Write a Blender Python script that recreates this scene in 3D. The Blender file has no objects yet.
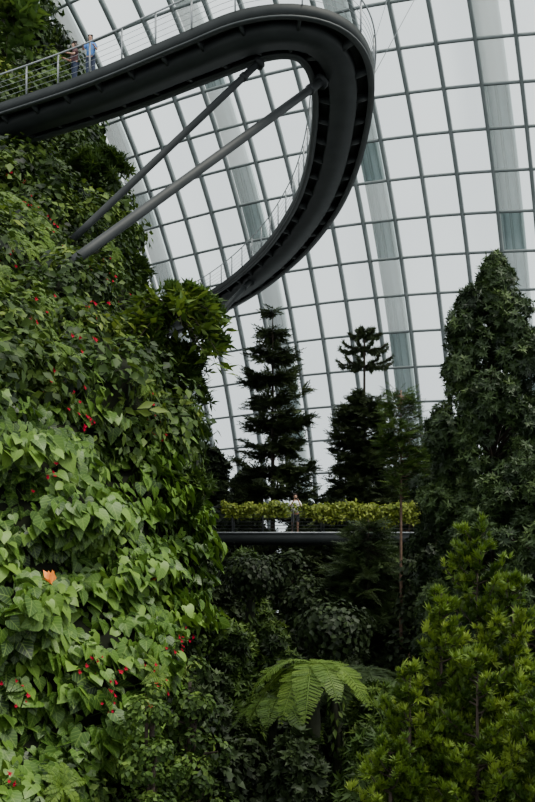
import bpy, math, numpy as np
from mathutils import Vector, Matrix
R0=np.random.default_rng(7)
ZC=7.0
def Zh(h): return h+ZC
# ---------------------------------------------------------------- materials
def newmat(name):
    m=bpy.data.materials.new(name); m.use_nodes=True
    nt=m.node_tree; nt.nodes.clear()
    return m,nt
def leaf_mat(name,cols,veins=False,rough=0.5,trans=0.25,spec=0.4,nscale=0.6):
    m,nt=newmat(name); N=nt.nodes; L=nt.links
    out=N.new('ShaderNodeOutputMaterial')
    at=N.new('ShaderNodeAttribute'); at.attribute_name='rnd'
    tc=N.new('ShaderNodeTexCoord')
    no=N.new('ShaderNodeTexNoise'); no.inputs['Scale'].default_value=nscale; no.inputs['Detail'].default_value=3
    L.new(tc.outputs['Object'],no.inputs['Vector'])
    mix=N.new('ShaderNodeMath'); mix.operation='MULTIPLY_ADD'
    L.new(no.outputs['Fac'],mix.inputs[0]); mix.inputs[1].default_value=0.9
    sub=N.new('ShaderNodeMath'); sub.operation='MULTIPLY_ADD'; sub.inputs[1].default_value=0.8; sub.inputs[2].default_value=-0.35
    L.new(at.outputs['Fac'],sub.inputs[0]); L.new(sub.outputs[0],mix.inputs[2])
    cr=N.new('ShaderNodeValToRGB')
    el=cr.color_ramp.elements
    el[0].position=0.0; el[0].color=(*cols[0],1)
    el[1].position=1.0; el[1].color=(*cols[-1],1)
    for i,c in enumerate(cols[1:-1]):
        e=el.new((i+1)/(len(cols)-1)); e.color=(*c,1)
    L.new(mix.outputs[0],cr.inputs[0])
    col=cr.outputs[0]
    if veins:
        uv=N.new('ShaderNodeUVMap'); uv.uv_map='UVMap'
        sx=N.new('ShaderNodeSeparateXYZ'); L.new(uv.outputs[0],sx.inputs[0])
        a=N.new('ShaderNodeMath'); a.operation='SUBTRACT'; a.inputs[1].default_value=0.5; L.new(sx.outputs[0],a.inputs[0])
        b=N.new('ShaderNodeMath'); b.operation='ABSOLUTE'; L.new(a.outputs[0],b.inputs[0])
        c1=N.new('ShaderNodeMath'); c1.operation='LESS_THAN'; c1.inputs[1].default_value=0.03; L.new(b.outputs[0],c1.inputs[0])
        d=N.new('ShaderNodeMath'); d.operation='MULTIPLY_ADD'; d.inputs[1].default_value=-0.8; L.new(b.outputs[0],d.inputs[0]); L.new(sx.outputs[1],d.inputs[2])
        e=N.new('ShaderNodeMath'); e.operation='MULTIPLY'; e.inputs[1].default_value=5.0; L.new(d.outputs[0],e.inputs[0])
        f=N.new('ShaderNodeMath'); f.operation='FRACT'; L.new(e.outputs[0],f.inputs[0])
        g=N.new('ShaderNodeMath'); g.operation='LESS_THAN'; g.inputs[1].default_value=0.14; L.new(f.outputs[0],g.inputs[0])
        h=N.new('ShaderNodeMath'); h.operation='MAXIMUM'; L.new(c1.outputs[0],h.inputs[0]); L.new(g.outputs[0],h.inputs[1])
        k=N.new('ShaderNodeMath'); k.operation='MULTIPLY'; k.inputs[1].default_value=0.45; L.new(h.outputs[0],k.inputs[0])
        mx=N.new('ShaderNodeMixRGB'); mx.inputs[2].default_value=(0.19,0.29,0.06,1)
        L.new(k.outputs[0],mx.inputs[0]); L.new(col,mx.inputs[1]); col=mx.outputs[0]
    p=N.new('ShaderNodeBsdfPrincipled'); p.inputs['Roughness'].default_value=rough
    p.inputs['Specular IOR Level'].default_value=spec
    L.new(col,p.inputs['Base Color'])
    t=N.new('ShaderNodeBsdfTranslucent'); L.new(col,t.inputs['Color'])
    ms=N.new('ShaderNodeMixShader'); ms.inputs[0].default_value=trans
    L.new(p.outputs[0],ms.inputs[1]); L.new(t.outputs[0],ms.inputs[2]); L.new(ms.outputs[0],out.inputs[0])
    return m
def solid(name,c,rough=0.6,metal=0.0,c2=None,scale=3.0,spec=0.4,bump=0.0):
    m,nt=newmat(name); N=nt.nodes; L=nt.links
    out=N.new('ShaderNodeOutputMaterial'); p=N.new('ShaderNodeBsdfPrincipled')
    p.inputs['Roughness'].default_value=rough; p.inputs['Metallic'].default_value=metal
    p.inputs['Specular IOR Level'].default_value=spec
    tc=N.new('ShaderNodeTexCoord'); no=N.new('ShaderNodeTexNoise'); no.inputs['Scale'].default_value=scale; no.inputs['Detail'].default_value=5
    L.new(tc.outputs['Object'],no.inputs['Vector'])
    cr=N.new('ShaderNodeValToRGB'); cr.color_ramp.elements[0].position=.3; cr.color_ramp.elements[1].position=.7
    cr.color_ramp.elements[0].color=(*c,1); cr.color_ramp.elements[1].color=(*(c2 or tuple(min(1,v*1.25) for v in c)),1)
    L.new(no.outputs['Fac'],cr.inputs[0]); L.new(cr.outputs[0],p.inputs['Base Color'])
    if bump:
        b=N.new('ShaderNodeBump'); b.inputs['Strength'].default_value=bump; L.new(no.outputs['Fac'],b.inputs['Height']); L.new(b.outputs[0],p.inputs['Normal'])
    L.new(p.outputs[0],out.inputs[0]); return m
# ---------------------------------------------------------------- mesh accumulator
def nrm(a): return a/np.maximum(np.linalg.norm(a,axis=-1,keepdims=True),1e-9)
UP=np.array([0,0,1.0])
class Acc:
    def __init__(s): s.co=[];s.li=[];s.sz=[];s.uv=[];s.rn=[];s.nv=0
    def add(s,co,li,sz,uv=None,rn=None):
        co=np.asarray(co,float).reshape(-1,3); n=len(co)
        s.co.append(co); s.li.append(np.asarray(li,int).ravel()+s.nv); s.sz.append(np.asarray(sz,int).ravel())
        s.uv.append(np.zeros((n,2)) if uv is None else np.asarray(uv,float).reshape(-1,2))
        s.rn.append(np.full(n,.5) if rn is None else np.asarray(rn,float).ravel()); s.nv+=n
    def inst(s,tpl,P,N,T,S,rn):
        V,li,sz,uv=tpl; k=len(V); P=np.asarray(P,float); M=len(P)
        if M==0: return
        N=nrm(np.broadcast_to(np.asarray(N,float),P.shape)); T=np.broadcast_to(np.asarray(T,float),P.shape)
        T=nrm(T-(T*N).sum(1,keepdims=True)*N); X=np.cross(T,N)
        S=np.broadcast_to(np.asarray(S,float),(M,))
        co=P[:,None]+S[:,None,None]*(V[None,:,0:1]*X[:,None]+V[None,:,1:2]*T[:,None]+V[None,:,2:3]*N[:,None])
        s.add(co,(li[None]+k*np.arange(M)[:,None]),np.tile(sz,M),np.tile(uv,(M,1)),np.repeat(rn,k))
    def grid(s,G,closed_j=False,cap=False,rn=None):
        n,m,_=G.shape
        jm=m if closed_j else m-1
        i,j=np.meshgrid(np.arange(n-1),np.arange(jm),indexing='ij'); j2=(j+1)%m
        q=np.stack([i*m+j,i*m+j2,(i+1)*m+j2,(i+1)*m+j],-1).reshape(-1)
        sz=[4]*((n-1)*jm)
        if cap:
            q=np.concatenate([q,np.arange(m)[::-1],(n-1)*m+np.arange(m)]); sz=sz+[m,m]
        s.add(G,q,sz,rn=rn)
    def tube(s,P,r,sides=6,cap=True):
        P=np.asarray(P,float); n=len(P); r=np.broadcast_to(np.asarray(r,float),(n,))
        t=nrm(np.gradient(P,axis=0)); ref=np.array([0,0,1.0]) if abs(t[:,2]).mean()<.9 else np.array([1.0,0,0])
        a=nrm(np.cross(t,ref)); b=np.cross(t,a)
        an=np.linspace(0,2*np.pi,sides,endpoint=False)
        G=P[:,None]+r[:,None,None]*(np.cos(an)[None,:,None]*a[:,None]+np.sin(an)[None,:,None]*b[:,None])
        s.grid(G,True,cap)
    def sweep(s,P,Sd,U,sec,cap=True):
        sec=np.asarray(sec,float)
        G=P[:,None]+sec[None,:,0:1]*Sd[:,None]+sec[None,:,1:2]*U[:,None]
        s.grid(G,True,cap)
    def box(s,c,hx,hy,hz):
        c=np.asarray(c,float); hx,hy,hz=[np.asarray(v,float) for v in (hx,hy,hz)]
        co=[c+a*hx+b*hy+d*hz for d in(-1,1) for a,b in((-1,-1),(1,-1),(1,1),(-1,1))]
        s.add(co,[0,3,2,1,4,5,6,7,0,1,5,4,1,2,6,5,2,3,7,6,3,0,4,7],[4]*6)
    def build(s,name,mat,origin=(0,0,0),parent=None,smooth=False):
        co=np.concatenate(s.co)-np.asarray(origin,float); li=np.concatenate(s.li); sz=np.concatenate(s.sz)
        me=bpy.data.meshes.new(name); me.vertices.add(len(co)); me.vertices.foreach_set('co',co.astype(np.float32).ravel())
        me.loops.add(len(li)); me.loops.foreach_set('vertex_index',li.astype(np.int32))
        me.polygons.add(len(sz)); me.polygons.foreach_set('loop_start',np.concatenate([[0],np.cumsum(sz)[:-1]]).astype(np.int32))
        me.update(calc_edges=True)
        uv=np.concatenate(s.uv); ul=me.uv_layers.new(name='UVMap'); ul.data.foreach_set('uv',uv[li].astype(np.float32).ravel())
        a=me.attributes.new('rnd','FLOAT','POINT'); a.data.foreach_set('value',np.concatenate(s.rn).astype(np.float32))
        if smooth: me.polygons.foreach_set('use_smooth',np.ones(len(sz),bool))
        me.materials.append(mat); me.update()
        o=bpy.data.objects.new(name,me); bpy.context.scene.collection.objects.link(o)
        if parent: o.parent=parent
        else: o.location=origin
        return o
def empty(name,loc,label,cat):
    e=bpy.data.objects.new(name,None); e.location=loc; e.empty_display_size=.3
    bpy.context.scene.collection.objects.link(e); e['label']=label; e['category']=cat; return e
def tag(o,label,cat,kind=None,group=None):
    o['label']=label; o['category']=cat
    if kind:o['kind']=kind
    if group:o['group']=group
    return o
# ---------------------------------------------------------------- templates
class Tpl:
    def __init__(s): s.V=[];s.li=[];s.sz=[];s.uv=[]
    def leaf(s,b,d,L,w,n=(0,0,1),fold=0.0,mid=.42):
        b=np.array(b,float); d=nrm(np.array(d,float)); n=np.array(n,float); n=nrm(n-n.dot(d)*d); sd=np.cross(d,n); k=len(s.V)
        s.V+= [b,b+d*L*mid+sd*w+n*fold*w,b+d*L,b+d*L*mid-sd*w+n*fold*w]
        s.uv+=[(.5,0),(1,.45),(.5,1),(0,.45)]
        if fold: s.li+=[k,k+1,k+2,k,k+2,k+3]; s.sz+=[3,3]
        else: s.li+=[k,k+1,k+2,k+3]; s.sz+=[4]
    def out(s): return np.array(s.V),np.array(s.li),np.array(s.sz),np.array(s.uv)
def tpl_heart():
    half=[(.10,-.02),(.28,-.13),(.47,.0),(.53,.25),(.43,.52),(.22,.82)]
    zf=lambda x,y: .16*abs(x)-.22*max(0,y)**2
    mid=[(0,.06),(0,.22),(0,.5),(0,.78)]; tip=(0,1.08)
    pts=mid+[tip]+half+[(-x,y) for x,y in half]
    V=[(x,y,zf(x,y)) for x,y in pts]; uv=[(x*.9+.5,(y+.15)/1.25) for x,y in pts]
    F=[]
    for o,fl in((5,False),(11,True)):
        ff=[(0,o,o+1),(0,o+1,o+2),(0,o+2,o+3,1),(1,o+3,o+4,2),(2,o+4,o+5,3),(3,o+5,4)]
        F+=[tuple(reversed(f)) if fl else f for f in ff]
    return np.array(V,float),np.array([i for f in F for i in f]),np.array([len(f) for f in F]),np.array(uv)
HEART=tpl_heart()
t=Tpl(); t.leaf((0,0,0),(0,1,0),1,.2,fold=.35); LANCE=t.out()
t=Tpl(); t.leaf((0,0,0),(0,1,-.1),1,.34,fold=.3); OVAL=t.out()
def tpl_spray(n,L,w,seed=1):
    r=np.random.default_rng(seed); t=Tpl()
    for i in range(n):
        y=i/n*.9
        for sg in(-1,1):
            l=L*(1-.5*(i/n))*r.uniform(.8,1.15)
            t.leaf((0,y,0),(sg*.85,.6,r.uniform(-.15,.45)),l,w,(0,.3,1))
    t.leaf((0,.85,0),(0,1,.1),L*.8,w); return t.out()
SPRAY=tpl_spray(7,.45,.075)
SPRAYF=tpl_spray(11,.34,.026,3)
def tpl_tuft(n,w,lo,hi,seed=2):
    r=np.random.default_rng(seed); t=Tpl()
    for i in range(n):
        az=i*2.4; po=math.radians(r.uniform(lo,hi)); d=(math.sin(po)*math.cos(az),math.cos(po),math.sin(po)*math.sin(az))
        t.leaf((0,0,0),d,r.uniform(.7,1.1),w,(d[0],-.5,d[2]))
    return t.out()
TUFT=tpl_tuft(13,.085,8,75)
TUFTB=tpl_tuft(16,.10,5,80,8)
def tpl_ros(n,w,seed=4):
    r=np.random.default_rng(seed); t=Tpl()
    for i in range(n):
        az=i*2.4; el=r.uniform(-.25,.75); t.leaf((0,0,0),(math.cos(az),math.sin(az),el),r.uniform(.7,1.1),w,(0,0,1),fold=.25)
    return t.out()
ROS=tpl_ros(8,.2)
ROSN=tpl_ros(9,.14,5)
def tpl_pinna(n):
    t=Tpl()
    for i in range(n):
        y=.04+i/n*.94; l=.2*math.sin(math.pi*min(1,.25+.75*(i/n)))**.6+.03
        for sg in(-1,1): t.leaf((0,y,0),(sg,.35,-.08),l,.032,(0,0,1))
    return t.out()
PINNA=tpl_pinna(12)
# ---------------------------------------------------------------- leaf materials
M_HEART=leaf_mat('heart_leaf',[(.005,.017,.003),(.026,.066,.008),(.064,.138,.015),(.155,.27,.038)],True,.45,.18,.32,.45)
M_SHRUB=leaf_mat('shrub_leaf',[(.004,.010,.003),(.018,.038,.007),(.044,.084,.013),(.125,.19,.03)],False,.55,.2,.22,.5)
M_SHRUBM=leaf_mat('medium_shrub_leaf',[(.010,.024,.005),(.032,.068,.011),(.068,.125,.020),(.14,.215,.038)],False,.55,.25,.22,.5)
M_LIGHT=leaf_mat('light_shrub_leaf',[(.018,.038,.006),(.055,.100,.013),(.118,.175,.025),(.24,.30,.05)],False,.5,.28,.25,.5)
M_DARK=leaf_mat('dark_leaf',[(.004,.009,.003),(.012,.021,.007),(.024,.041,.012),(.05,.078,.022)],False,.55,.15,.22,.5)
M_CON=leaf_mat('conifer_needle',[(.009,.015,.007),(.024,.037,.013),(.042,.062,.020),(.085,.112,.036)],False,.6,.2,.2,.5)
M_RTREE=leaf_mat('glossy_tree_leaf',[(.006,.014,.005),(.018,.036,.010),(.038,.069,.018),(.088,.134,.038)],False,.5,.15,.26,.6)
M_LCON=leaf_mat('bright_conifer_needle',[(.014,.033,.004),(.045,.090,.010),(.11,.18,.022),(.26,.35,.05)],False,.5,.28,.25,.9)
M_FERN=leaf_mat('fern_frond_green',[(.04,.08,.012),(.08,.15,.020),(.14,.22,.035),(.22,.31,.06)],False,.5,.35,.3,.5)
M_WFERN=leaf_mat('wall_fern_green',[(.03,.065,.009),(.065,.13,.016),(.12,.20,.026),(.2,.29,.05)],False,.5,.3,.25,.5)
M_VINE=leaf_mat('vine_yellow_green',[(.05,.085,.009),(.12,.17,.018),(.22,.27,.034),(.38,.42,.08)],False,.5,.35,.3,.8)
M_FEATH=leaf_mat('feathery_needle',[(.008,.016,.005),(.022,.041,.012),(.040,.068,.019),(.08,.118,.032)],False,.55,.2,.25,.8)
M_BARK=solid('bark_brown',(.02,.015,.010),.9,0,(.05,.036,.025),6,bump=.4)
M_BARKR=solid('bark_reddish',(.10,.06,.04),.85,0,(.17,.11,.075),8,bump=.3)
M_MOSS=solid('mossy_trunk',(.008,.010,.005),.95,0,(.028,.032,.014),5,bump=.6)
M_SOIL=solid('planted_soil',(.004,.005,.003),.95,0,(.011,.014,.006),1.5,bump=.6,spec=.1)
M_STEEL=solid('dark_painted_steel',(.018,.022,.022),.65,0,(.030,.035,.035),1.2,spec=.3)
M_STEELL=solid('lighter_steel_edge',(.045,.052,.053),.6,0,(.066,.073,.074),1.2,spec=.3)
M_STRUT=solid('strut_steel',(.020,.024,.025),.6,0,(.030,.034,.035),2,spec=.3)
M_RAIL=solid('rail_steel',(.25,.27,.28),.4,.3,(.35,.37,.38),4)
M_RAILD=solid('dark_rail_steel',(.03,.035,.035),.5,.2,(.05,.055,.055),4)
M_RIB=solid('dome_rib_paint',(.13,.155,.155),.5,0,(.18,.205,.205),1)
M_ARCH=solid('outer_arch_paint',(.25,.32,.32),.6,0,(.33,.40,.40),.7)
M_ARCHP=solid('outer_arch_panel',(.46,.58,.59),.6,0,(.66,.76,.77),.5)
M_RED=solid('red_petal',(.30,.001,.022),.7,0,(.42,.004,.035),9,spec=.05)
M_ORANGE=solid('orange_petal',(.70,.17,.01),.5,0,(.78,.26,.02),9)
# ---------------------------------------------------------------- camera/world/light
cam=bpy.data.cameras.new('camera'); co=bpy.data.objects.new('camera',cam); bpy.context.scene.collection.objects.link(co)
co.location=(0,0,ZC); co.rotation_euler=(math.radians(90),0,0); cam.sensor_width=36; cam.lens=900/802*36; cam.shift_y=199/802; cam.clip_end=500
bpy.context.scene.camera=co
w=bpy.data.worlds.new('overcast_sky'); bpy.context.scene.world=w; w.use_nodes=True; nt=w.node_tree; nt.nodes.clear()
o=nt.nodes.new('ShaderNodeOutputWorld'); bg=nt.nodes.new('ShaderNodeBackground'); bg.inputs[1].default_value=1.95
tc=nt.nodes.new('ShaderNodeTexCoord'); no=nt.nodes.new('ShaderNodeTexNoise'); no.inputs['Scale'].default_value=2.2; no.inputs['Detail'].default_value=4
cr=nt.nodes.new('ShaderNodeValToRGB'); cr.color_ramp.elements[0].color=(.60,.64,.66,1); cr.color_ramp.elements[1].color=(.83,.86,.87,1)
cr.color_ramp.elements[0].position=.3; cr.color_ramp.elements[1].position=.7
nt.links.new(tc.outputs['Generated'],no.inputs['Vector']); nt.links.new(no.outputs['Fac'],cr.inputs[0]); nt.links.new(cr.outputs[0],bg.inputs[0]); nt.links.new(bg.outputs[0],o.inputs[0])
sl=bpy.data.lights.new('diffuse_sun','SUN'); sl.energy=4.3; sl.angle=math.radians(28); sl.color=(1,.96,.84)
so=bpy.data.objects.new('diffuse_sun',sl); bpy.context.scene.collection.objects.link(so); so.location=(20,-20,60)
so.rotation_euler=Vector((-.5,.3,-1.1)).to_track_quat('-Z','Y').to_euler()
# ---------------------------------------------------------------- floor
def ground(x,y): return .25*np.sin(x*.6)*np.cos(y*.5)-.2+3.5*np.exp(-((x-.3)**2/22+(y-11.5)**2/9))
a=Acc(); gx,gy=np.meshgrid(np.linspace(-70,70,200),np.linspace(-20,100,180),indexing='ij')
a.grid(np.stack([gx,gy,ground(gx,gy)],-1))
f=a.build('floor',M_SOIL,smooth=True); f['kind']='structure'; f['label']='dark planted soil ground of the conservatory'
# ---------------------------------------------------------------- dome
def base_path():
    ts=np.arange(-60,42.01,.1); al=np.radians(30-.15*ts)
    dx=np.cos(al)*.1; dy=-np.sin(al)*.1
    x=np.cumsum(dx); y=np.cumsum(dy); i0=np.argmin(abs(ts)); return ts,x-x[i0],y-y[i0]+70
TS,BX,BY=base_path()
def dome(t,phi,out=0.0):
    t=np.asarray(t,float); phi=np.asarray(phi,float)
    al=np.radians(30-.15*t); g=1-.00012*np.where(t>0,t,t*.5)**2
    aa=35+out; H=50+out; bx=np.interp(t,TS,BX); by=np.interp(t,TS,BY); Nx,Ny=np.sin(al),np.cos(al)
    off=-35+aa*np.cos(phi)
    return np.stack([bx+Nx*off,by+Ny*off,H*g*np.sin(phi)],-1)
ph=np.linspace(0,math.radians(78),400); arc=np.concatenate([[0],np.cumsum(np.hypot(35*np.diff(np.cos(ph)),50*np.diff(np.sin(ph))))])
ringphi=np.interp(np.arange(0,arc[-1],2.35),arc,ph)
ribt=np.arange(-58,40.1,2.1)
m,nt=newmat('dome_glass'); N=nt.nodes; L=nt.links
o=N.new('ShaderNodeOutputMaterial'); tr=N.new('ShaderNodeBsdfTransparent'); tr.inputs[0].default_value=(.90,.94,.935,1)
df=N.new('ShaderNodeBsdfTranslucent'); df.inputs[0].default_value=(.78,.84,.85,1); gl=N.new('ShaderNodeBsdfGlossy'); gl.inputs['Roughness'].default_value=.15
m1=N.new('ShaderNodeMixShader'); m2=N.new('ShaderNodeMixShader'); m2.inputs[0].default_value=.03
at=N.new('ShaderNodeAttribute'); at.attribute_name='rnd'; mm=N.new('ShaderNodeMath'); mm.operation='MULTIPLY'; mm.inputs[1].default_value=.4
L.new(at.outputs['Fac'],mm.inputs[0]); L.new(mm.outputs[0],m1.inputs[0]); L.new(tr.outputs[0],m1.inputs[1]); L.new(df.outputs[0],m1.inputs[2])
L.new(m1.outputs[0],m2.inputs[1]); L.new(gl.outputs[0],m2.inputs[2]); L.new(m2.outputs[0],o.inputs[0]); M_GLASS=m
for i in range(len(ribt)-1):
    a=Acc()
    for k in range(len(ringphi)-1):
        q=[dome(ribt[i],ringphi[k],.1),dome(ribt[i+1],ringphi[k],.1),dome(ribt[i+1],ringphi[k+1],.1),dome(ribt[i],ringphi[k+1],.1)]
        a.add(q,[0,1,2,3],[4],rn=[R0.uniform(0,1)]*4)
    w_=a.build('window_%d'%(i+1),M_GLASS); w_['kind']='structure'; w_['label']='bay of pale glass panes in the curved dome'
nt_=0
for tt in ribt:
    nt_+=1; P=dome(np.full(60,tt),np.linspace(0,math.radians(77),60)); tg=nrm(np.gradient(P,axis=0))
    al=math.radians(30-.15*tt); Sd=np.tile([math.cos(al),-math.sin(al),0],(60,1)); U=nrm(np.cross(Sd,tg))
    a=Acc(); s_=.095; a.sweep(P,Sd,U,[(-s_,-.18),(s_,-.18),(s_,.18),(-s_,.18)]); ob=a.build('trim_%d'%nt_,M_RIB); ob['kind']='structure'; ob['label']='grey-green curved steel rib of the glass dome'
for pp in ringphi[1:]:
    nt_+=1; tt=np.linspace(-58,40,90); P=dome(tt,np.full(90,pp)); tg=nrm(np.gradient(P,axis=0)); Nn=nrm(dome(tt,np.full(90,pp),1)-P); Sd=np.cross(tg,Nn)
    a=Acc(); a.sweep(P,Sd,Nn,[(-.065,-.1),(.065,-.1),(.065,.1),(-.065,.1)]); ob=a.build('trim_%d'%nt_,M_RIB); ob['kind']='structure'; ob['label']='thin horizontal glazing bar of the glass dome'
for tt in (29,20.2,12,3.0,-5.5,-14):
    P=dome(np.full(50,tt),np.linspace(0,math.radians(75),50),1.6); P0=dome(np.full(50,tt),np.linspace(0,math.radians(75),50),0.2); tg=nrm(np.gradient(P,axis=0))
    al=math.radians(30-.15*tt); Sd=np.tile([math.cos(al),-math.sin(al),0],(50,1)); U=nrm(P-P0)
    e=empty('outer_arch',tuple(P[0]),'pale teal steel outer arch behind the dome glass','steel arch'); org=P[0]
    a=Acc(); a.sweep(P,Sd,U,[(-.62,.15),(.62,.15),(.62,.3),(-.62,.3)]); a.build('arch_panel',M_ARCHP,org,e)
    for sg in(-.62,-.1,.5):
        a=Acc(); a.sweep(P,Sd,U,[(sg-.06,-.12),(sg+.06,-.12),(sg+.06,.5),(sg-.06,.5)]); a.build('arch_flange',M_ARCH,org,e)
# ---------------------------------------------------------------- mountain
KH=np.array([-8,-3,0,5,12,19,24,30,36,41.]); KX=np.array([-10.8,-10.75,-11.3,-12.5,-14.8,-17.7,-19.7,-22.6,-25.2,-27.]); KY=np.array([19,20,22,25,35,46,50,54,58,61.]); KR=np.array([9.7,9.3,9.3,9.8,9.2,10,10,11,11.7,9.])
def cxyr(h): return np.interp(h,KH,KX),np.interp(h,KH,KY),np.interp(h,KH,KR)
def bumpf(th,h):
    return .34*np.sin(9*th+.8*h)+.26*np.sin(17*th-1.1*h+2)+.2*np.sin(1.9*h+5*th)+.16*np.sin(3.7*h-11*th+1)-.3
def S(th,h):
    cx,cy,r=cxyr(h); r=r+bumpf(th,h); return np.stack([cx+r*np.cos(th),cy+r*np.sin(th),h+ZC],-1)
def wall_pt(x,h,o=.25):
    cx,cy,r=cxyr(h); c=np.clip((x-cx)/r,-1,.97); th=-np.arccos(c); p=S(th,h); n=np.array([np.cos(th),np.sin(th),.25]); return p+n*o,n
TH,HH=np.meshgrid(np.linspace(-np.pi*1.02,np.pi*.98,220),np.linspace(-8,41,170),indexing='ij')
a=Acc(); a.grid(S(TH,HH)); o=a.build('wall_planted_mountain',M_SOIL,smooth=True); o['kind']='structure'; o['label']='steep mossy planted mountain wall beneath the foliage'
def wall_samples(n,h0,h1,rng,vis=-.3,hpow=1):
    h=h0+(h1-h0)*rng.random(n)**hpow; th=rng.uniform(-2.4,.6,n); p=S(th,h); nn=np.stack([np.cos(th),np.sin(th),np.full(n,.0)],-1)
    to=nrm(np.array([0,0,ZC])-p); ok=((nn*to).sum(1)>vis)&(p[:,0]/p[:,1]>-.36)&(p[:,0]/p[:,1]<.1)
    return p[ok],nn[ok],h[ok],th[ok]
rng=np.random.default_rng(11)
def zn(p): return np.sin(p[:,0]*1.7+p[:,2]*.9)+.7*np.sin(p[:,2]*2.1-p[:,0]*1.1+1)+.5*np.sin(p[:,0]*4.1+1.3)
# heart leaves
p,nn,h,th=wall_samples(62000,-6,8.5,rng)
z=zn(p); rt=p[:,0]/p[:,1]
keep=(h<5.2+.9*z-6*(rt+.16))&~((h<-.6+.5*z)&(rt>-.128+.012*z))
keep&=~((h<-2.9+.3*z)&(rt>-.2))&~(rng.random(len(p))<np.clip((h-2.0)/5,0,.7))
gap=np.sin(p[:,0]*5.3+p[:,2]*3.9)+np.sin(p[:,2]*6.1-p[:,0]*3.7+2); keep&=~((gap>1.05)&(rng.random(len(p))<.88))
p,nn,h=p[keep],nn[keep],h[keep]; M=len(p)
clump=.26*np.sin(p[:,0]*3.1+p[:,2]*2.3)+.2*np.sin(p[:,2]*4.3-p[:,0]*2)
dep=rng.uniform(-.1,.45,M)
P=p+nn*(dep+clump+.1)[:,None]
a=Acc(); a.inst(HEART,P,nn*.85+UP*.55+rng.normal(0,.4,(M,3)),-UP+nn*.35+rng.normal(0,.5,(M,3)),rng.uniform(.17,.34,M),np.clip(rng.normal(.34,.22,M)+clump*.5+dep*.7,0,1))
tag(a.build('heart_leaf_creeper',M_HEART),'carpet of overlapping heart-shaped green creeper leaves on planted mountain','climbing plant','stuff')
# shrubs lumps on wall
def lumps_on_wall(n,h0,h1,lr,per,size,tpl,mat,name,label,seed,filt=None,cdown=.3,rsh=0):
    rng=np.random.default_rng(seed); p,nn,h,th=wall_samples(n,h0,h1,rng,-.45)
    if filt is not None:
        k=filt(p,h,rng); p,nn=p[k],nn[k]
    M=len(p); r=rng.uniform(lr[0],lr[1],M)
    d=nrm(rng.normal(0,1,(M,per,3))); d=nrm(d+nn[:,None]*.55+UP*.25)
    C=p[:,None]+nn[:,None]*(r*.25)[:,None,None]+d*(r[:,None]*rng.uniform(.75,1.05,(M,per)))[...,None]
    C=C.reshape(-1,3); d=d.reshape(-1,3); K=len(C); lr_=np.repeat(rng.normal(0,.26,M),per)
    a=Acc(); a.inst(tpl,C,d+UP*.4+rng.normal(0,.3,(K,3)),d*.5-UP*cdown+rng.normal(0,.6,(K,3)),rng.uniform(size[0],size[1],K),np.clip(rng.normal(.45,.18,K)+lr_+rsh,0,1))
    return tag(a.build(name,mat),label,'foliage','stuff')
up=lambda p,h,r: (h>3.8+.9*zn(p))|((h<-.3+.5*zn(p))&(p[:,0]/p[:,1]>-.14))
lumps_on_wall(1150,3,24,(.3,.95),60,(.15,.34),OVAL,M_SHRUB,'broadleaf_shrubbery','mixed mid-green shrubby foliage covering upper mountain wall',21,up)
lumps_on_wall(600,14,40,(.5,1.3),60,(.25,.5),OVAL,M_SHRUB,'summit_shrubbery','dense dark green shrubs clothing the mountain summit',22)
lumps_on_wall(330,3,30,(.3,.7),50,(.22,.5),LANCE,M_LIGHT,'narrow_leaf_shrubbery','yellow-green narrow-leaved plants scattered over mountain wall',23,up)
lumps_on_wall(200,2,9,(.3,.6),45,(.16,.34),OVAL,M_SHRUBM,'fresh_green_shrubbery','fresh green shrubs above the creeper carpet',26,up)
lumps_on_wall(800,-7,6,(.25,.5),50,(.1,.2),OVAL,M_SHRUB,'low_shrubbery','small-leaved dark shrubs at the foot of mountain',24,lambda p,h,r:(h<.5)&(p[:,0]/p[:,1]>-.155)|(h<-2.6))
lumps_on_wall(110,-7,.5,(.2,.4),60,(.08,.16),OVAL,M_LIGHT,'bright_low_shrubbery','small bright green leafy plants at mountain foot',25,lambda p,h,r:(p[:,0]/p[:,1]>-.165))
# hanging vines
p,nn,h,th=wall_samples(750,4,26,rng,-.4); a=Acc()
for i in range(len(p)):
    Ln=rng.uniform(.8,2.6); n_=int(Ln*13); s_=np.linspace(0,1,n_); tn=rng.normal(0,.2)
    q=p[i]+nn[i]*(.5+.25*np.sin(s_*3))[:,None]-UP*(s_*Ln)[:,None]+rng.normal(0,.05,(n_,3))
    a.inst(LANCE,q,nn[i]+UP*.4+rng.normal(0,.4,(n_,3)),-UP*.7+rng.normal(0,.6,(n_,3)),rng.uniform(.14,.32,n_),np.clip(rng.normal(.6,.15,n_)+tn,0,1))
tag(a.build('hanging_vine_curtain',M_SHRUB),'trailing green vines hanging down the mountain wall','vine','stuff')
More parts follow.
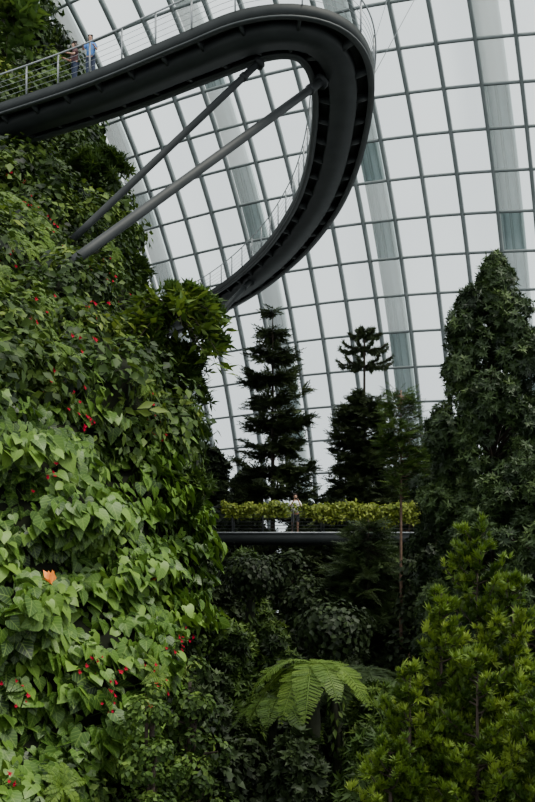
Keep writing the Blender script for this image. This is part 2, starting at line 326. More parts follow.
# ---------------------------------------------------------------- ferns
def frond(a,o,az,L,rise,droop,tpl,n,wid,rng,rach=None,sc=1):
    o=np.asarray(o,float); s_=np.linspace(.1,1,n); hd=np.array([math.cos(az),math.sin(az),0])
    f=lambda s:o+hd*(L*s*.92)[:,None]+UP*(rise*L*s-droop*L*s**2)[:,None]
    q=f(s_); tg=nrm(f(s_+.01)-q); sd=nrm(np.cross(tg,UP)); nu=np.cross(sd,tg)
    pl=wid*L*np.sin(np.pi*np.clip(s_*.86+.1,0,1))**.8
    for sg in(-1,1):
        a.inst(tpl,q,nu+rng.normal(0,.08,(n,3)),sd*sg+tg*.35-UP*.12,pl,np.clip(rng.normal(.55,.13,n),0,1))
    rs=np.linspace(0,1,9); (rach or a).tube(f(rs),np.linspace(.018,.005,9)*sc,4)
rng=np.random.default_rng(5); vari=[]
for v in range(3):
    a=Acc()
    for k in range(10): frond(a,(0,0,0),k*.63+rng.uniform(-.2,.2),rng.uniform(.75,1.1),rng.uniform(.5,1.0),rng.uniform(.7,1.15),LANCE,22,.22,rng)
    vari.append(a)
fern_pts=[(-5.0,5.9),(-4.4,5.3),(-4.2,4.6),(-6.8,8.2),(-5.5,9.0),(-7.6,11.5),(-5.6,7.0),(-8.2,14),(-7.5,16),(-9.5,17.5),(-6.9,14.5),(-4.6,6.4),(-3.4,5.0),(-5.1,8.3),(-10.5,24),(-12,28),(-9.8,22.5),(-13,30),(-11.8,31),(-12.5,33),(-10.6,27),(-2.8,-1.5),(-2.6,-2.6),(-3.3,-3.1),(-4.3,-3.3),(-5.2,7.6),(-3.9,6.6),(-6.6,10.2),(-7.2,9.6),(-8.6,12.6),(-6.2,12.4),(-7.9,17.2)]
first={}
for i,(x,h) in enumerate(fern_pts):
    v=i%3; P_,n_=wall_pt(x,h,.45)
    if v not in first:
        ob=vari[v].build('fern',M_WFERN); first[v]=ob
    else:
        ob=first[v].copy(); bpy.context.scene.collection.objects.link(ob)
    ob.location=P_; s_=.62 if h<8 else .85; s_=1.1 if h>15 else s_; s_=.5 if h<0 else s_; ob.scale=(s_,)*3
    q=Vector((float(n_[0]),float(n_[1]),.7)).to_track_quat('Z','Y'); ob.rotation_euler=q.to_euler()
    tag(ob,'arching green fern growing from the planted mountain wall','fern',None,'ferns on the mountain wall')
def fern_at(x,y,L,n,label,mat=M_FERN,tpl=PINNA,wid=.25,rise=1.0,seed=1):
    rng=np.random.default_rng(seed); a=Acc(); z=float(ground(x,y)); st=.45
    a.tube([(x,y,z-.1),(x+.02,y,z+st)],[.07,.05],7)
    for k in range(n): frond(a,(x+.02,y,z+st),k*2*math.pi/n+rng.uniform(-.2,.2),L*rng.uniform(.8,1.1),rise*rng.uniform(.8,1.2),rise*rng.uniform(.8,1.0),tpl,22,wid,rng)
    tag(a.build('fern',mat,(x,y,z)),label,'fern')
fern_at(-.95,11.3,.75,9,'bright green fern with upright fronds near mountain foot',rise=2.0,seed=3)
fern_at(-.4,12.2,.7,8,'small yellow-green fern on the dark ground edge',M_WFERN,rise=1.6,seed=4)
fern_at(.4,12.3,.8,8,'low dark fern beside the bright conifer',M_SHRUB,rise=1.5,seed=5)
fern_at(-1.9,11.9,.65,9,'low green fern at the foot of creeper wall',M_WFERN,rise=1.7,seed=6)
def tree_fern(x,y,zt,L,n,label,mat,seed,rise=.45,droop=.75,trk=.16):
    rng=np.random.default_rng(seed); e=empty('tree_fern',(x,y,0),label,'tree fern'); org=(x,y,0)
    a=Acc(); zs=np.linspace(-.3,zt,14); a.tube(np.stack([x+.06*np.sin(zs*1.3),y+0*zs,zs],-1),trk*(1+.2*np.sin(zs*5)),9); a.build('trunk',M_MOSS,org,e,True)
    for k in range(n):
        a=Acc(); frond(a,(x,y,zt),k*2*math.pi/n+rng.uniform(-.15,.15),L*rng.uniform(.85,1.1),rise*rng.uniform(.7,1.3),droop*rng.uniform(.8,1.2),PINNA,26,.27,rng,sc=1.6); a.build('frond',mat,org,e)
tree_fern(1.05,20,Zh(-1.45),1.6,11,'tree fern with wide yellow-green arching fronds on mossy trunk',M_FERN,37,.4,.95)
tree_fern(2.6,24,Zh(-1.9),1.8,12,'darker tree fern with drooping fronds in shaded planting',M_FEATH,32,.4,1.0)
tree_fern(-.6,26,Zh(-2.9),1.7,12,'shaded tree fern on a dark mossy trunk',M_FEATH,33,.4,.9)
tree_fern(.2,23,Zh(-2.6),1.4,11,'small tree fern with dim green fronds in shade',M_SHRUBM,34,.4,.9,.12)
# ---------------------------------------------------------------- trees
def pf(prof):
    zs=[q[0] for q in prof]; rs=[q[1] for q in prof]; return lambda z:np.interp(z,zs,rs)
def conifer(name,label,x,y,prof,nb,dens,tpl,size,droop,upc,mat,seed,bark=M_BARK,tr=.16,lean=0,z0=-.3,up_n=1.,lat=.9,zpow=1,tipup=0,span=.2,var=(.55,1.2),tier=0):
    rng=np.random.default_rng(seed); e=empty(name,(x,y,0),label,'tree'); org=(x,y,0); f=pf(prof); zl,zt=prof[0][0],prof[-1][0]
    a=Acc(); zs=np.linspace(z0,zt,12); a.tube(np.stack([x+lean*np.sin(zs*.4)*.3,y+0*zs,zs],-1),np.linspace(tr,.02,12),8); a.build('trunk',bark,org,e,True)
    ab=Acc(); al=Acc(); zz=zl+(zt-zl)*rng.random(nb)**zpow
    if tier: zz=np.clip(zt-np.round((zt-zz)/tier)*tier+rng.normal(0,.10,nb),zl,zt)
    for i in range(nb):
        z=zz[i]; Lb=f(z)*rng.uniform(*var); az=rng.uniform(0,2*np.pi); hd=np.array([math.cos(az),math.sin(az),0]); base=np.array([x,y,z-.1*Lb])
        dr=droop*rng.uniform(.6,1.3); uc=upc*rng.uniform(.6,1.3); tone=rng.normal(0,.1)
        g=lambda s:base+hd*(Lb*s)[:,None]+UP*(Lb*(-dr*s+uc*s**2))[:,None]
        ab.tube(g(np.linspace(0,.95,5)),np.linspace(.05,.012,5)*min(1.2,max(.35,Lb/2)),4,False)
        k=max(4,int(Lb*dens)); s_=np.sort(rng.uniform(span,1,k)); q=g(s_); tg=nrm(g(s_+.02)-q); sd=np.cross(tg,UP)
        w_=(rng.uniform(-1,1,k)*lat)[:,None]; T=tg*.8+sd*w_+UP*tipup+rng.normal(0,.2,(k,3))
        q=q+sd*w_*(.22*Lb*(1.1-s_))[:,None]+rng.normal(0,.05,(k,3))
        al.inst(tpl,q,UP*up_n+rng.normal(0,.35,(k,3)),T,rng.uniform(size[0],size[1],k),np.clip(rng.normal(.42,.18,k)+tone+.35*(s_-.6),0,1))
    ab.build('branches',bark,org,e); al.build('foliage',mat,org,e)
    return e
def lumpy(name,label,x,y,prof,nl,lr,per,tpl,size,mat,seed,tr=.2,bark=M_BARK,z0=-.3,cat='tree',down=.3,core=.45,tone=0):
    rng=np.random.default_rng(seed); e=empty(name,(x,y,0),label,cat); org=(x,y,0); f=pf(prof); zl,zt=prof[0][0],prof[-1][0]
    a=Acc(); zs=np.linspace(z0,zt-.3,10); a.tube(np.stack([x+.1*np.sin(zs),y+0*zs,zs],-1),np.linspace(tr,.03,10),8); a.build('trunk',bark,org,e,True)
    z=rng.uniform(zl,zt,nl*3); k=rng.random(nl*3)<(f(z)/max(f(z).max(),.01))*.8+.15; z=z[k][:nl]; n=len(z)
    az=rng.uniform(0,2*np.pi,n); rr=np.maximum(0,f(z)*rng.uniform(core,1.08,n)-lr*.4)
    C=np.stack([x+rr*np.cos(az),y+rr*np.sin(az),z],-1); ou=np.stack([np.cos(az),np.sin(az),np.full(n,.35)],-1); lrs=lr*rng.uniform(.6,1.2,n)
    ab=Acc()
    for i in range(0,n,3): ab.tube([(x,y,max(z0,z[i]-lr-.25*rr[i])),C[i]*.5+np.array([x,y,z[i]-lr*.5])*.5,C[i]],[.05,.035,.012],4,False)
    ab.build('branches',bark,org,e)
    d=nrm(rng.normal(0,1,(n,per,3))); d=nrm(d+ou[:,None]*.45)
    P=(C[:,None]+d*(lrs[:,None]*rng.uniform(.6,1.1,(n,per)))[...,None]).reshape(-1,3); d=d.reshape(-1,3); K=len(P)
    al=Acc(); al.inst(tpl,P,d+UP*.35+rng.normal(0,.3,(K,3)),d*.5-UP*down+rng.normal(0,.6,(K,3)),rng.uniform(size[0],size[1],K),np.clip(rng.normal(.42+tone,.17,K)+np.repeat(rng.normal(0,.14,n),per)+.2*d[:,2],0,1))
    al.build('foliage',mat,org,e); return e
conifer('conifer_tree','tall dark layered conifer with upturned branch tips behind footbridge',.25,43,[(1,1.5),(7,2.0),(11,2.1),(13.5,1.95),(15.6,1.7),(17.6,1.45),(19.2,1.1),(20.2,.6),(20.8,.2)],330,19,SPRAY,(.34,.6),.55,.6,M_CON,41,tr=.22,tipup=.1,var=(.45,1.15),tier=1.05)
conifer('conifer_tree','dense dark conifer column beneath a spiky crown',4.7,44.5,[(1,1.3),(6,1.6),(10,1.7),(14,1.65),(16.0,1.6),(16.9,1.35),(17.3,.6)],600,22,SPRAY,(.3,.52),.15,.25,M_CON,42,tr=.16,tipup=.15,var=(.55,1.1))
e=empty('spiky_conifer_tree',(4.95,46,0),'thin conifer with star-like whorls of curved spiky branches','tree')
rng=np.random.default_rng(9); a=Acc(); zs=np.linspace(-.3,20.7,10); a.tube(np.stack([4.95+0*zs,46+0*zs,zs],-1),np.linspace(.17,.05,10),8); a.build('trunk',M_BARK,(4.95,46,0),e,True)
ab=Acc();al=Acc()
for zc_,Lb,n_ in((18.9,1.55,10),(19.7,1.35,9),(20.4,.85,7),(20.7,.4,5)):
    for k in range(n_):
        az=k*2*np.pi/n_+rng.uniform(-.15,.15)+zc_; hd=np.array([math.cos(az),math.sin(az),0]); b=np.array([4.95,46,zc_]); Lq=Lb*rng.uniform(.85,1.1)
        g=lambda s:b+hd*(Lq*s)[:,None]+UP*(Lq*(.3*s-.55*s**2+.45*s**4))[:,None]
        ab.tube(g(np.linspace(0,1,6)),.04,5); s_=np.linspace(.2,1,18); q=g(s_); tg=nrm(g(s_+.02)-q)
        al.inst(TUFT,q,UP+rng.normal(0,.5,(18,3)),tg+rng.normal(0,.2,(18,3)),.25,rng.uniform(.3,.7,18))
ab.build('branches',M_BARK,(4.95,46,0),e); al.build('foliage',M_CON,(4.95,46,0),e)
conifer('slender_tree','slender young tree with sparse light foliage and reddish stem',4.45,30,[(Zh(3.4),.4),(Zh(4.2),.8),(Zh(5.2),.85),(Zh(6.2),.65),(Zh(7.0),.25)],130,22,SPRAYF,(.25,.48),.1,.35,M_SHRUBM,43,M_BARKR,tr=.09,tipup=.2)
conifer('slender_tree','thin sapling with fine green foliage by footbridge end',6.3,40,[(Zh(2),.6),(Zh(4),1.0),(Zh(6),.8),(Zh(7.3),.3)],110,14,SPRAYF,(.3,.5),.1,.3,M_FEATH,44,M_BARKR,tr=.07)
conifer('feathery_conifer_tree','soft feathery dark green conifer in front of footbridge',3.75,33.5,[(Zh(-5.5),1.3),(Zh(-2),1.9),(Zh(.5),1.95),(Zh(1.8),1.6),(Zh(2.6),1.1),(Zh(3.0),.4)],340,16,SPRAYF,(.45,.7),.5,.25,M_FEATH,45,tr=.14)
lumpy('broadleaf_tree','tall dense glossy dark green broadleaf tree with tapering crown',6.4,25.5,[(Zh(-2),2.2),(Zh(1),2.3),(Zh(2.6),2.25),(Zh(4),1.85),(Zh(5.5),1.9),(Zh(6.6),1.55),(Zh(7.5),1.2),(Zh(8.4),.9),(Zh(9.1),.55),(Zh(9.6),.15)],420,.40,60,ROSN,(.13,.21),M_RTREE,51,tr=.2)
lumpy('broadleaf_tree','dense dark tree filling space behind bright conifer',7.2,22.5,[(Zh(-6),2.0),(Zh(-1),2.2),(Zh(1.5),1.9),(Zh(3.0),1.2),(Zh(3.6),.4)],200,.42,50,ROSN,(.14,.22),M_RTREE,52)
def multi(label,x,y,tops,seed):
    rng=np.random.default_rng(seed); e=empty('bright_conifer_tree',(x,y,0),label,'tree'); org=(x,y,0)
    tk=Acc();ab=Acc();al=Acc()
    for (tx,ty,tz,rb,zb) in tops:
        tk.tube([(x,y,0),(x+.5*(tx-x),y+.5*(ty-y),zb-.5),(tx,ty,zb+.3*(tz-zb)),(tx,ty,tz)],[.09,.07,.04,.01],7)
        nb=int(21*(tz-zb))
        for i in range(nb):
            u=rng.random()**1.1; z=zb+(tz-zb)*u; Lb=(rb*(1-u)**.8+.14)*rng.uniform(.45,1.3); az=rng.uniform(0,2*np.pi); hd=np.array([math.cos(az),math.sin(az),0]); b=np.array([tx,ty,z]); tone=rng.normal(0,.12)
            g=lambda s:b+hd*(Lb*s*.95)[:,None]+UP*(Lb*(.1*s+.7*s**2))[:,None]
            ab.tube(g(np.linspace(0,1,4)),[.02,.014,.01,.005],4,False)
            k=max(5,int(Lb*26)); s_=rng.uniform(.35,1.02,k); q=g(s_)+rng.normal(0,.05*Lb+.015,(k,3))
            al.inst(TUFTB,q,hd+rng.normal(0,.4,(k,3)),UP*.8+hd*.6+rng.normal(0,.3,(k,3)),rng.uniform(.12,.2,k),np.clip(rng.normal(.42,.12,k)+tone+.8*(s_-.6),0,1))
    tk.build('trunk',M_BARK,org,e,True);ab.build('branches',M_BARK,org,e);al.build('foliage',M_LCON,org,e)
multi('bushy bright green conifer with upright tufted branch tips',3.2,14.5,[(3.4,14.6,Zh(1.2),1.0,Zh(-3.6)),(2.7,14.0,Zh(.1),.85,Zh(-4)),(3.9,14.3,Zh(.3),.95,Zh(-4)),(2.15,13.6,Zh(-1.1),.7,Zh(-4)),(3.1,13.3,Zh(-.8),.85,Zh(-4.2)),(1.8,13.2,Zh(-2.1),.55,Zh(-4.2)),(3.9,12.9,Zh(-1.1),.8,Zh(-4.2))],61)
mid=[(-1.9,31,1.4,-7,1.0),(-.9,34,1.3,-7,1.8),(.9,36,1.5,-7,1.8),(2.2,30,1.3,-7,-1.0),(.2,29,1.2,-7,-1.0),(5.6,30,1.6,-7,2.2),(1.1,25,1.0,-7,-2.9),(2.6,21,1.0,-7,-2.2),(-.6,22,.9,-7,-3.4),(.6,18,.8,-7,-3.0),(2.0,17.5,.8,-7,-2.8),(-1.0,17,.6,-7,-3.2),(-1.5,20,.8,-7,-1.6),(-1.0,25,1.0,-7,-.8),(1.4,32,1.2,-7,.6)]
for i,(x,y,r,b,tp) in enumerate(mid):
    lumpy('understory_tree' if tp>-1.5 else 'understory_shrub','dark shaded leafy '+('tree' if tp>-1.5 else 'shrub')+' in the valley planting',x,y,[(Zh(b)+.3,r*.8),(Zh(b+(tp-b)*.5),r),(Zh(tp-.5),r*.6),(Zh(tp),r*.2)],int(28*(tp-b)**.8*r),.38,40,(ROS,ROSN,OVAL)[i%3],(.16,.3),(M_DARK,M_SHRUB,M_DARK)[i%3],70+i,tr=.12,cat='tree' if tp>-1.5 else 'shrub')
lumpy('leafy_shrub','small-leaved medium green shrub at foot of creeper wall',-1.95,15.2,[(Zh(-4.5),.5),(Zh(-2.8),.65),(Zh(-1.9),.45),(Zh(-1.5),.15)],46,.2,60,OVAL,(.07,.14),M_SHRUBM,120,tr=.05,cat='shrub')
lumpy('leafy_shrub','dark small-leaved shrub beside mountain foot',-1.35,16.5,[(Zh(-5),.6),(Zh(-3.0),.7),(Zh(-2.0),.4),(Zh(-1.2),.15)],60,.25,60,OVAL,(.09,.17),M_SHRUB,121,tr=.05,cat='shrub')
for i,(x,y,r,zt) in enumerate([(1.75,22.5,.2,Zh(-.9)),(-.55,28.5,.22,Zh(.6))]):
    rng=np.random.default_rng(140+i); e=empty('mossy_tree',(x,y,0),'mossy tree trunk draped with epiphytes under a leafy crown','tree'); a=Acc(); zs=np.linspace(-.3,zt,26)
    a.tube(np.stack([x+.12*np.sin(zs*.8+i),y+.05*np.sin(zs*1.3),zs],-1),r*(1+.18*np.sin(zs*3.1)+.1*np.sin(zs*7))*np.linspace(1.15,.5,26),12); a.build('trunk',M_MOSS,(x,y,0),e,True)
    M=420; z=rng.uniform(0,zt,M); az=rng.uniform(0,6.28,M); d=np.stack([np.cos(az),np.sin(az),0*az],-1); P=np.stack([x+.12*np.sin(z*.8+i),y+0*z,z],-1)+d*(r*.9)
    a=Acc(); a.inst(LANCE,P,d+UP*.3+rng.normal(0,.3,(M,3)),-UP*.8+d*.6+rng.normal(0,.4,(M,3)),rng.uniform(.12,.32,M),rng.uniform(.1,.8,M)); a.build('epiphyte_foliage',M_SHRUB,(x,y,0),e)
    M=1500; d=nrm(rng.normal(0,1,(M,3))); P=np.array([x+.12*np.sin(zt*.8+i),y,zt+.2])+d*np.array([.95,.8,.65])*rng.uniform(.35,1.15,(M,1)); a=Acc(); a.inst(OVAL,P,d+UP*.4+rng.normal(0,.3,(M,3)),d*.5-UP*.4+rng.normal(0,.5,(M,3)),rng.uniform(.12,.24,M),np.clip(rng.normal(.35,.2,M),0,1)); a.build('crown_foliage',M_DARK,(x,y,0),e)
bgt=[(-6,50,7.3,2.2),(-3.0,49,7.8,1.9),(-1.2,52,7.0,1.6),(2.3,52,5.6,1.8),(4,52,6.0,2.2),(7,50,7.2,2.2),(9.8,48,8.2,2.2),(12.5,46,8.5,2.3),(15,44,8.5,2.4),(8.4,44,7.6,1.5),(-9.5,52,8,2.3),(18,43,8,2.4)]
for i,(x,y,tp,r) in enumerate(bgt):
    lumpy('background_tree','dark leafy tree standing by the far glass wall',x,y,[(.5,r),(Zh(0),r),(Zh(tp*.6),r*.85),(Zh(tp),r*.25)],150,.6,34,ROS,(.28,.45),M_DARK,90+i,core=.3)
def wshrub(x,y,h,r,n,tpl,mat,label,seed,size=(.2,.36)):
    rng=np.random.default_rng(seed); e=empty('overhanging_shrub',(x,y,Zh(h)),label,'shrub'); org=(x,y,Zh(h)); ab=Acc(); al=Acc()
    for i in range(n):
        d=nrm(rng.normal(0,1,3)*np.array([1,.8,.6])+np.array([.5,-.2,.3])); Lb=r*rng.uniform(.6,1.1); b=np.array(org)
        g=lambda s:b+d*(Lb*s)[:,None]-UP*(Lb*.75*s**2)[:,None]
        ab.tube(g(np.linspace(0,1,5)),[.03,.025,.018,.012,.006],4,False); k=int(Lb*18); s_=rng.uniform(.2,1,k)
        al.inst(tpl,g(s_)+rng.normal(0,.06,(k,3)),UP+rng.normal(0,.5,(k,3)),d-UP*.4+rng.normal(0,.5,(k,3)),rng.uniform(*size,k),np.clip(rng.normal(.45,.2,k),0,1))
    ab.build('branches',M_BARK,org,e); al.build('foliage',mat,org,e)
wshrub(-2.45,26,8.6,1.4,30,ROSN,M_SHRUBM,'feathery shrub jutting out from mountain edge',1)
wshrub(-2.7,25.5,8.2,1.7,30,LANCE,M_LIGHT,'light trailing plant hanging from mountain edge',8,(.25,.5))
wshrub(-3.0,27,7.2,1.4,34,ROSN,M_SHRUB,'dark shrub hanging from mountain edge',2)
wshrub(-2.8,25,5.2,1.1,26,ROS,M_SHRUB,'leafy shrub on mountain shoulder',3)
wshrub(-2.0,22,2.9,.7,20,ROSN,M_SHRUB,'shrub leaning off mountain side',4)
wshrub(-8.0,42,20.5,1.6,24,ROSN,M_SHRUB,'shrub growing out beneath the skywalk',5,(.3,.5))
wshrub(-5.8,36,13.5,1.2,24,ROSN,M_SHRUB,'bushy plant on mountain edge below skywalk',6,(.25,.4))
wshrub(-11.3,39,25.5,1.6,26,LANCE,M_SHRUBM,'spiky palm-like shrub on mountain top',7,(.5,.9))
# ---------------------------------------------------------------- flowers
def flower(x,h,mat,s,seed,kind):
    rng=np.random.default_rng(seed); P_,n_=wall_pt(x,h,.7); e=empty('flower',tuple(P_),('cluster of small red blooms' if kind=='r' else 'single orange flower bract')+' among the green wall foliage','flower'); e['group']='flowers on the mountain wall'
    a=Acc(); k=6 if kind=='r' else 1; q=P_+rng.normal(0,.12*s,(k,3))*np.array([1,.4,1.3]) if kind=='r' else P_[None]+0
    if kind=='r': a.inst(ROS,q,n_+rng.normal(0,.3,(k,3)),UP+rng.normal(0,.4,(k,3)),rng.uniform(.03,.07,k)*s,np.full(k,.5))
    else: a.inst(OVAL,np.repeat(P_[None],5,0)+rng.normal(0,.02,(5,3)),n_+rng.normal(0,.5,(5,3)),UP+rng.normal(0,.25,(5,3)),np.full(5,.24*s),np.full(5,.5))
    a.build('petals',mat,P_,e)
    a=Acc()
    for i in range(k): a.tube([P_-n_*.45,P_-n_*.2+UP*.02,q[i]],[.008,.007,.005],4)
    a.build('stem',M_SHRUB,P_,e)
for i,(x,h,s) in enumerate([(-6.2,11.5,1.8),(-6.5,10.4,1.8),(-5.0,10.0,1.7),(-4.6,9.6,1.5),(-4.4,5.3,1.5),(-4.3,4.6,1.5),(-4.1,4.0,1.3),(-4.0,3.6,1),(-2.9,3.8,1.3),(-2.9,-1.6,1.3),(-3.2,-1.45,1.1),(-2.8,-1.05,1),(-3.4,-1.3,.9),(-2.8,-1.75,1.1),(-3.9,-3.0,1),(-9.6,15.6,1.5),(-7.5,12.5,1.5),(-8.3,13.4,1.5),(-4.9,7.2,1.3),(-3.2,4.3,1.1),(-2.6,-.9,.9),(-7.0,8.8,1.5),(-5.6,6.4,1.2),(-4.6,2.2,1.1),(-3.0,-2.1,1.0),(-5.6,9.0,1.4),(-4.0,-1.7,.9)]): flower(x,h,M_RED,s,i,'r')
flower(-4.25,.1,M_ORANGE,1.0,30,'o'); flower(-2.5,.2,M_ORANGE,.7,31,'o')
# ---------------------------------------------------------------- skywalk
WC=np.array([(-20,41),(-14,38.7),(-10.8,37.1),(-6.3,34.75),(-2.4,32.3),(-.5,31.15),(1.0,30.95),(2.1,31.65),(2.75,33.4),(3.0,36.5),(2.85,41.2),(2.15,45.8),(.5,51.4),(-2.4,57.5),(-7,64),(-12,69)],float)
def catmull(P,n):
    out=[]
    Q=np.vstack([2*P[0]-P[1],P,2*P[-1]-P[-2]])
    for i in range(1,len(Q)-2):
        for u in np.linspace(0,1,n,endpoint=False):
            p0,p1,p2,p3=Q[i-1:i+3]; out.append(.5*((2*p1)+(-p0+p2)*u+(2*p0-5*p1+4*p2-p3)*u*u+(-p0+3*p1-3*p2+p3)*u**3))
    out.append(P[-1]); return np.array(out)
C=catmull(WC,24); dl=np.concatenate([[0],np.cumsum(np.linalg.norm(np.diff(C,axis=0),axis=1))])
def cpt(s): return np.stack([np.interp(s,dl,C[:,0]),np.interp(s,dl,C[:,1])],-1)
LW=dl[-1]; ss=np.linspace(0,LW,260); c2=cpt(ss); tg=nrm(np.gradient(c2,axis=0)); Sd=np.stack([tg[:,1],-tg[:,0],0*tg[:,0]],-1); Uu=np.tile(UP,(260,1))
ZB=Zh(19.2); P3=np.column_stack([c2,np.full(260,ZB)]); org=(c2[60,0],c2[60,1],ZB)
sky=empty('skywalk',org,'dark steel elevated skywalk curving out from the mountain','walkway')
a=Acc(); a.sweep(P3,Sd,Uu,[(-.5,.0),(.5,.0),(.56,.36),(-.56,.36)]); a.build('box_girder',M_STEEL,org,sky)
a=Acc(); a.sweep(P3,Sd,Uu,[(-1.1,.36),(1.1,.36),(1.1,.44),(-1.1,.44)]); a.build('deck',M_STEEL,org,sky)
for sg in(-1,1):
    a=Acc(); a.sweep(P3,Sd,Uu,[(sg*1.02,.18),(sg*1.13,.14),(sg*1.2,.5),(sg*1.1,.53)]); a.build('edge_fascia',M_STEEL,org,sky)
    a=Acc(); a.sweep(P3,Sd,Uu,[(sg*.95,.12),(sg*1.19,.08),(sg*1.19,.135),(sg*.95,.175)]); a.build('edge_flange',M_STEELL,org,sky)
    a=Acc(); Q=P3+Sd*(sg*1.24)+UP*1.58; a.tube(Q,.03,6,False); a.build('handrail',M_RAIL,org,sky,True)
    for j in range(4):
        a=Acc(); Q=P3+Sd*(sg*(1.17+.012*j))+UP*(.7+.2*j); a.tube(Q,.010,4,False); a.build('rail_cable',M_RAIL,org,sky)
def fr(s):
    p=cpt(np.array([s]))[0]; q=cpt(np.array([s+.05]))[0]-cpt(np.array([s-.05]))[0]; q=q/np.linalg.norm(q); return np.array([p[0],p[1],ZB]),np.array([q[0],q[1],0]),np.array([q[1],-q[0],0])
a0=9.0
for s_ in np.arange(a0,LW-8,1.6):
    p,tg_,sd=fr(s_)
    for sg in(-1,1):
        a=Acc(); a.box(p+sd*sg*1.19+UP*1.04,tg_*.02,sd*.03,UP*.55); a.build('rail_post',M_RAIL,org,sky)
        A,B,Cc,D=p+sd*sg*.48+UP*.04,p+sd*sg*1.05+UP*.2,p+sd*sg*1.05+UP*.37,p+sd*sg*.48+UP*.37
        a=Acc(); a.add([A-tg_*.04,B-tg_*.04,Cc-tg_*.04,D-tg_*.04,A+tg_*.04,B+tg_*.04,Cc+tg_*.04,D+tg_*.04],[0,3,2,1,4,5,6,7,0,1,5,4,1,2,6,5,2,3,7,6,3,0,4,7],[4]*6)
        a.build('bracket',M_STEELL,org,sky)
for (A,B,r) in [((-5.85,25.5,Zh(9.35)),(2.0,33.4,ZB+.05),.15),((-6.73,31.0,Zh(12.4)),(-.3,32.3,ZB+.1),.125),((-8.5,47,Zh(8.5)),(-1.0,54.2,ZB+.05),.16)]:
    A=np.array(A);B=np.array(B); a=Acc(); n_=12; u=np.linspace(0,1,n_)[:,None]; d=nrm(B-A); a.tube(A+(B-A)*u,r,12)
    a.tube(np.array([B-d*.9,B-d*.75]),r*1.25,12); a.tube(np.array([B-d*.12,B+d*.05]),r*1.9,12)
    o=a.build('support_strut',M_STRUT,org,sky,True); o['label']='long dark tubular steel strut'
for A,B in [((3.6,36,ZB+.6),(7.5,36,Zh(27))),((2.9,44,ZB+.6),(8.3,47,Zh(38)))]:
    a=Acc(); a.tube([A,B],.015,5); a.build('suspension_cable',M_RAIL,org,sky)
# ---------------------------------------------------------------- footbridge
YB=38.6; zb=Zh(2.85); x0,x1=-8,9.5
org=(0,YB,zb); fb=empty('footbridge',org,'dark steel footbridge with railings crossing between trees','bridge')
def bx(name,c,h,mat=M_STEEL,**k):
    a=Acc(); a.box(c,(h[0],0,0),(0,h[1],0),(0,0,h[2])); return a.build(name,mat,org,fb)
xm=(x0+x1)/2; xl=(x1-x0)/2
bx('deck',(xm,YB+.9,zb-.05),(xl,.95,.05)); 
bx('edge_beam',(xm,YB-.05,zb-.17),(xl,.06,.22)); bx('edge_beam',(xm,YB+1.85,zb-.17),(xl,.06,.22)); bx('beam_flange',(xm,YB-.1,zb+.03),(xl,.07,.03),M_RAIL)
for x in np.arange(x0,x1,1.3): bx('cross_beam',(x,YB+.9,zb-.2),(.05,.9,.12))
for yy in(YB-.05,YB+1.85):
    bx('handrail',(xm,yy,zb+1.12),(xl,.04,.035),M_RAILD)
    for j in range(6): bx('rail_wire',(xm,yy,zb+.2+.15*j),(xl,.012,.012),M_RAILD)
    for x in np.arange(x0,x1,1.3): bx('rail_post',(x,yy,zb+.55),(.035,.035,.57),M_RAILD)
rng=np.random.default_rng(77)
a=Acc(); M=6200; x=rng.uniform(-1.95,7.2,M); dep=rng.random(M)**1.5*(.28+.55*np.clip((x-1.0)/3,0,1)+.12*np.sin(x*3)); ok=~((abs(x-1.2)<.34)&(rng.random(M)<.9)); x=x[ok];dep=dep[ok]; M=len(x)
P=np.stack([x,YB-.12+rng.normal(0,.13,M),zb+1.22+.06*np.sin(x*2.3)+.04*np.sin(x*6)-dep+rng.normal(0,.06,M)],-1)
a.inst(OVAL,P,np.array([0,-.6,.7])+rng.normal(0,.5,(M,3)),-UP+rng.normal(0,.6,(M,3)),rng.uniform(.1,.2,M),np.clip(rng.normal(.55,.22,M),0,1))
x=rng.uniform(-1.85,7.2,1800); P=np.stack([x,YB+1.75+rng.normal(0,.13,1800),zb+1.15-.3*rng.random(1800)],-1)
a.inst(OVAL,P,np.array([0,-.6,.7])+rng.normal(0,.5,(1800,3)),-UP+rng.normal(0,.6,(1800,3)),rng.uniform(.1,.2,1800),rng.uniform(.1,.6,1800))
tag(a.build('railing_vine',M_VINE,(2.5,YB,zb+1)),'yellow-green vine draped along the footbridge handrail','vine','stuff')
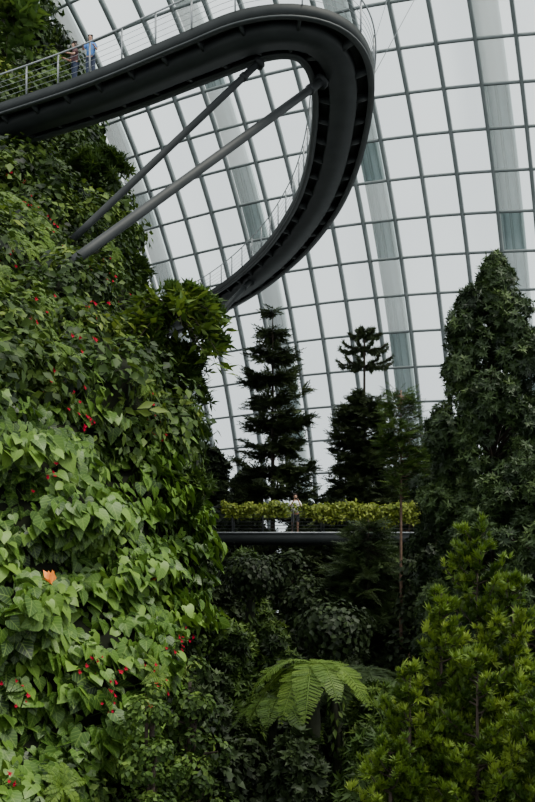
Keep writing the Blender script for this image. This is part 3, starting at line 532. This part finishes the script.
# ---------------------------------------------------------------- people
def skin(name,V,E,Rr,mat,parent,sub=2):
    me=bpy.data.meshes.new(name); me.from_pydata(V,E,[]); o=bpy.data.objects.new(name,me); bpy.context.scene.collection.objects.link(o); o.parent=parent; me.materials.append(mat)
    sm=o.modifiers.new('Skin','SKIN'); sm.use_smooth_shade=True
    for i,r in enumerate(Rr):
        r=r if isinstance(r,tuple) else (r,r); me.skin_vertices[0].data[i].radius=r; me.skin_vertices[0].data[i].use_root=(i==0)
    ss_=o.modifiers.new('Sub','SUBSURF'); ss_.levels=sub-1; ss_.render_levels=sub-1
    return o
def person(label,loc,yaw,shirt,short,skinm,hairm,arms,longp=False,prop=None):
    e=empty('person',loc,label,'person'); e.rotation_euler=(0,0,yaw)
    V=[(0,0,.93),(0,0,1.08),(0,0,1.3),(0,0,1.45),(0,-.01,1.5),(0,-.03,1.555),(0,-.02,1.63),(0,0,1.7),(0,-.125,1.605)]
    Rr=[(.13,.1),(.12,.09),(.14,.1),.06,.052,.062,.085,.06,.012]; E=[(0,1),(1,2),(2,3),(3,4),(4,5),(5,6),(6,7),(6,8)]
    for sg,(el,wr) in zip((-1,1),arms):
        b=len(V); V+=[(sg*.17,0,1.39),tuple(el),tuple(wr)]; Rr+=[.055,.04,.027]; E+=[(2,b),(b,b+1),(b+1,b+2)]
        el=np.array(el);wr=np.array(wr); d=nrm(wr-el); pm=wr+d*.06; V.append(tuple(pm)); Rr.append((.032,.02)); E.append((b+2,b+3))
        sd=nrm(np.cross(d,UP)) if abs(d[2])<.95 else np.array([1.,0,0])
        for k in range(4):
            o_=(k-1.5)*.019; q1=pm+d*.035+sd*o_; q2=pm+d*(.06+.006*(1.5-abs(k-1.5)))+sd*o_-UP*.015; c=len(V); V+=[tuple(q1),tuple(q2)]; Rr+=[.009,.007]; E+=[(b+3,c),(c,c+1)]
        c=len(V); q1=wr+d*.03-sg*sd*.035; q2=wr+d*.06-sg*sd*.045; V+=[tuple(q1),tuple(q2)]; Rr+=[.011,.009]; E+=[(b+3,c),(c,c+1)]
    for sg in(-1,1):
        b=len(V); V+=[(sg*.095,0,.86),(sg*.105,-.02,.49),(sg*.11,.02,.09),(sg*.12,-.12,.035)]; Rr+=[.088,.056,.038,.03]; E+=[(0,b),(b,b+1),(b+1,b+2),(b+2,b+3)]
    skin('body',V,E,Rr,skinm,e)
    sV=[(0,0,1.1),(0,0,.9),(0,0,1.3),(0,0,1.43)];sR=[(.165,.13),(.17,.135),(.185,.135),.085]; sE=[(0,1),(0,2),(2,3)]
    for sg,(el,wr) in zip((-1,1),arms):
        b=len(sV); el=np.array(el); s0=np.array([sg*.17,0,1.385]); sV+=[tuple(s0),tuple(s0*.15+el*.85)]; sR+=[.08,.07]; sE+=[(2,b),(b,b+1)]
    skin('shirt',sV,sE,sR,shirt,e)
    zk=.12 if longp else .5
    pV=[(0,0,.93)];pR=[(.155,.12)];pE=[]
    for sg in(-1,1):
        b=len(pV); pV+=[(sg*.095,0,.82),(sg*.105,-.01,(.82+zk)/2),(sg*.108,0,zk)]; pR+=[.105,.085,.075]; pE+=[(0,b),(b,b+1),(b+1,b+2)]
    skin('trousers' if longp else 'shorts',pV,pE,pR,short,e)
    skin('hair',[(0,.03,1.66),(0,.005,1.725),(0,.05,1.59)],[(0,1),(0,2)],[.088,.07,.06],hairm,e)
    for sg in(-1,1): skin('shoe',[(sg*.11,.03,.05),(sg*.12,-.12,.04),(sg*.125,-.17,.035)],[(0,1),(1,2)],[.05,.045,.03],hairm,e)
    for sg in(-1,1): skin('ear',[(sg*.083,.0,1.62),(sg*.09,.005,1.65)],[(0,1)],[.012,.014],skinm,e)
    if prop:
        a=Acc(); a.box(prop,(.055,0,0),(0,.03,0),(0,0,.035)); a.tube([(prop[0],prop[1]-.03,prop[2]),(prop[0],prop[1]-.07,prop[2])],.025,10); o=a.build('camera_body',hairm,(0,0,0),e)
    return e
M_SK=solid('skin_tone',(.42,.22,.15),.5,0,(.47,.27,.18),5); M_HAIR=solid('dark_hair',(.02,.015,.012),.6); M_WH=solid('white_cotton',(.82,.78,.78),.8); M_BLU=solid('blue_cotton',(.05,.14,.36),.8); M_NAVY=solid('navy_cloth',(.02,.03,.06),.8); M_MAR=solid('dark_maroon_cloth',(.06,.022,.026),.8); M_KH=solid('grey_shorts_cloth',(.10,.10,.11),.8)
hold=[((-.27,-.08,1.14),(-.1,-.22,1.42)),((.27,-.08,1.14),(.1,-.22,1.42))]
person('person in white shirt and grey shorts holding a camera',(1.2,YB+.3,zb),.15,M_WH,M_KH,M_SK,M_HAIR,hold,prop=(0,-.25,1.5))
rail=[((-.26,-.1,1.12),(-.2,-.34,1.13)),((.26,-.1,1.12),(.2,-.34,1.13))]
def onwalk(x,off):
    i=np.argmin(abs(C[:300,0]-x)); s_=dl[i]; p,tg_,sd=fr(s_); p=p+sd*off; return (p[0],p[1],ZB+.44),math.atan2(sd[1],sd[0])+math.pi/2
l,y_=onwalk(-6.35,.8); person('person in light blue shirt leaning on skywalk railing',l,y_+.5,M_BLU,M_NAVY,M_SK,M_HAIR,rail,True)
l,y_=onwalk(-7.1,.75); person('person in dark maroon top standing on skywalk',l,y_-.6,M_MAR,M_NAVY,M_SK,M_HAIR,rail,True)
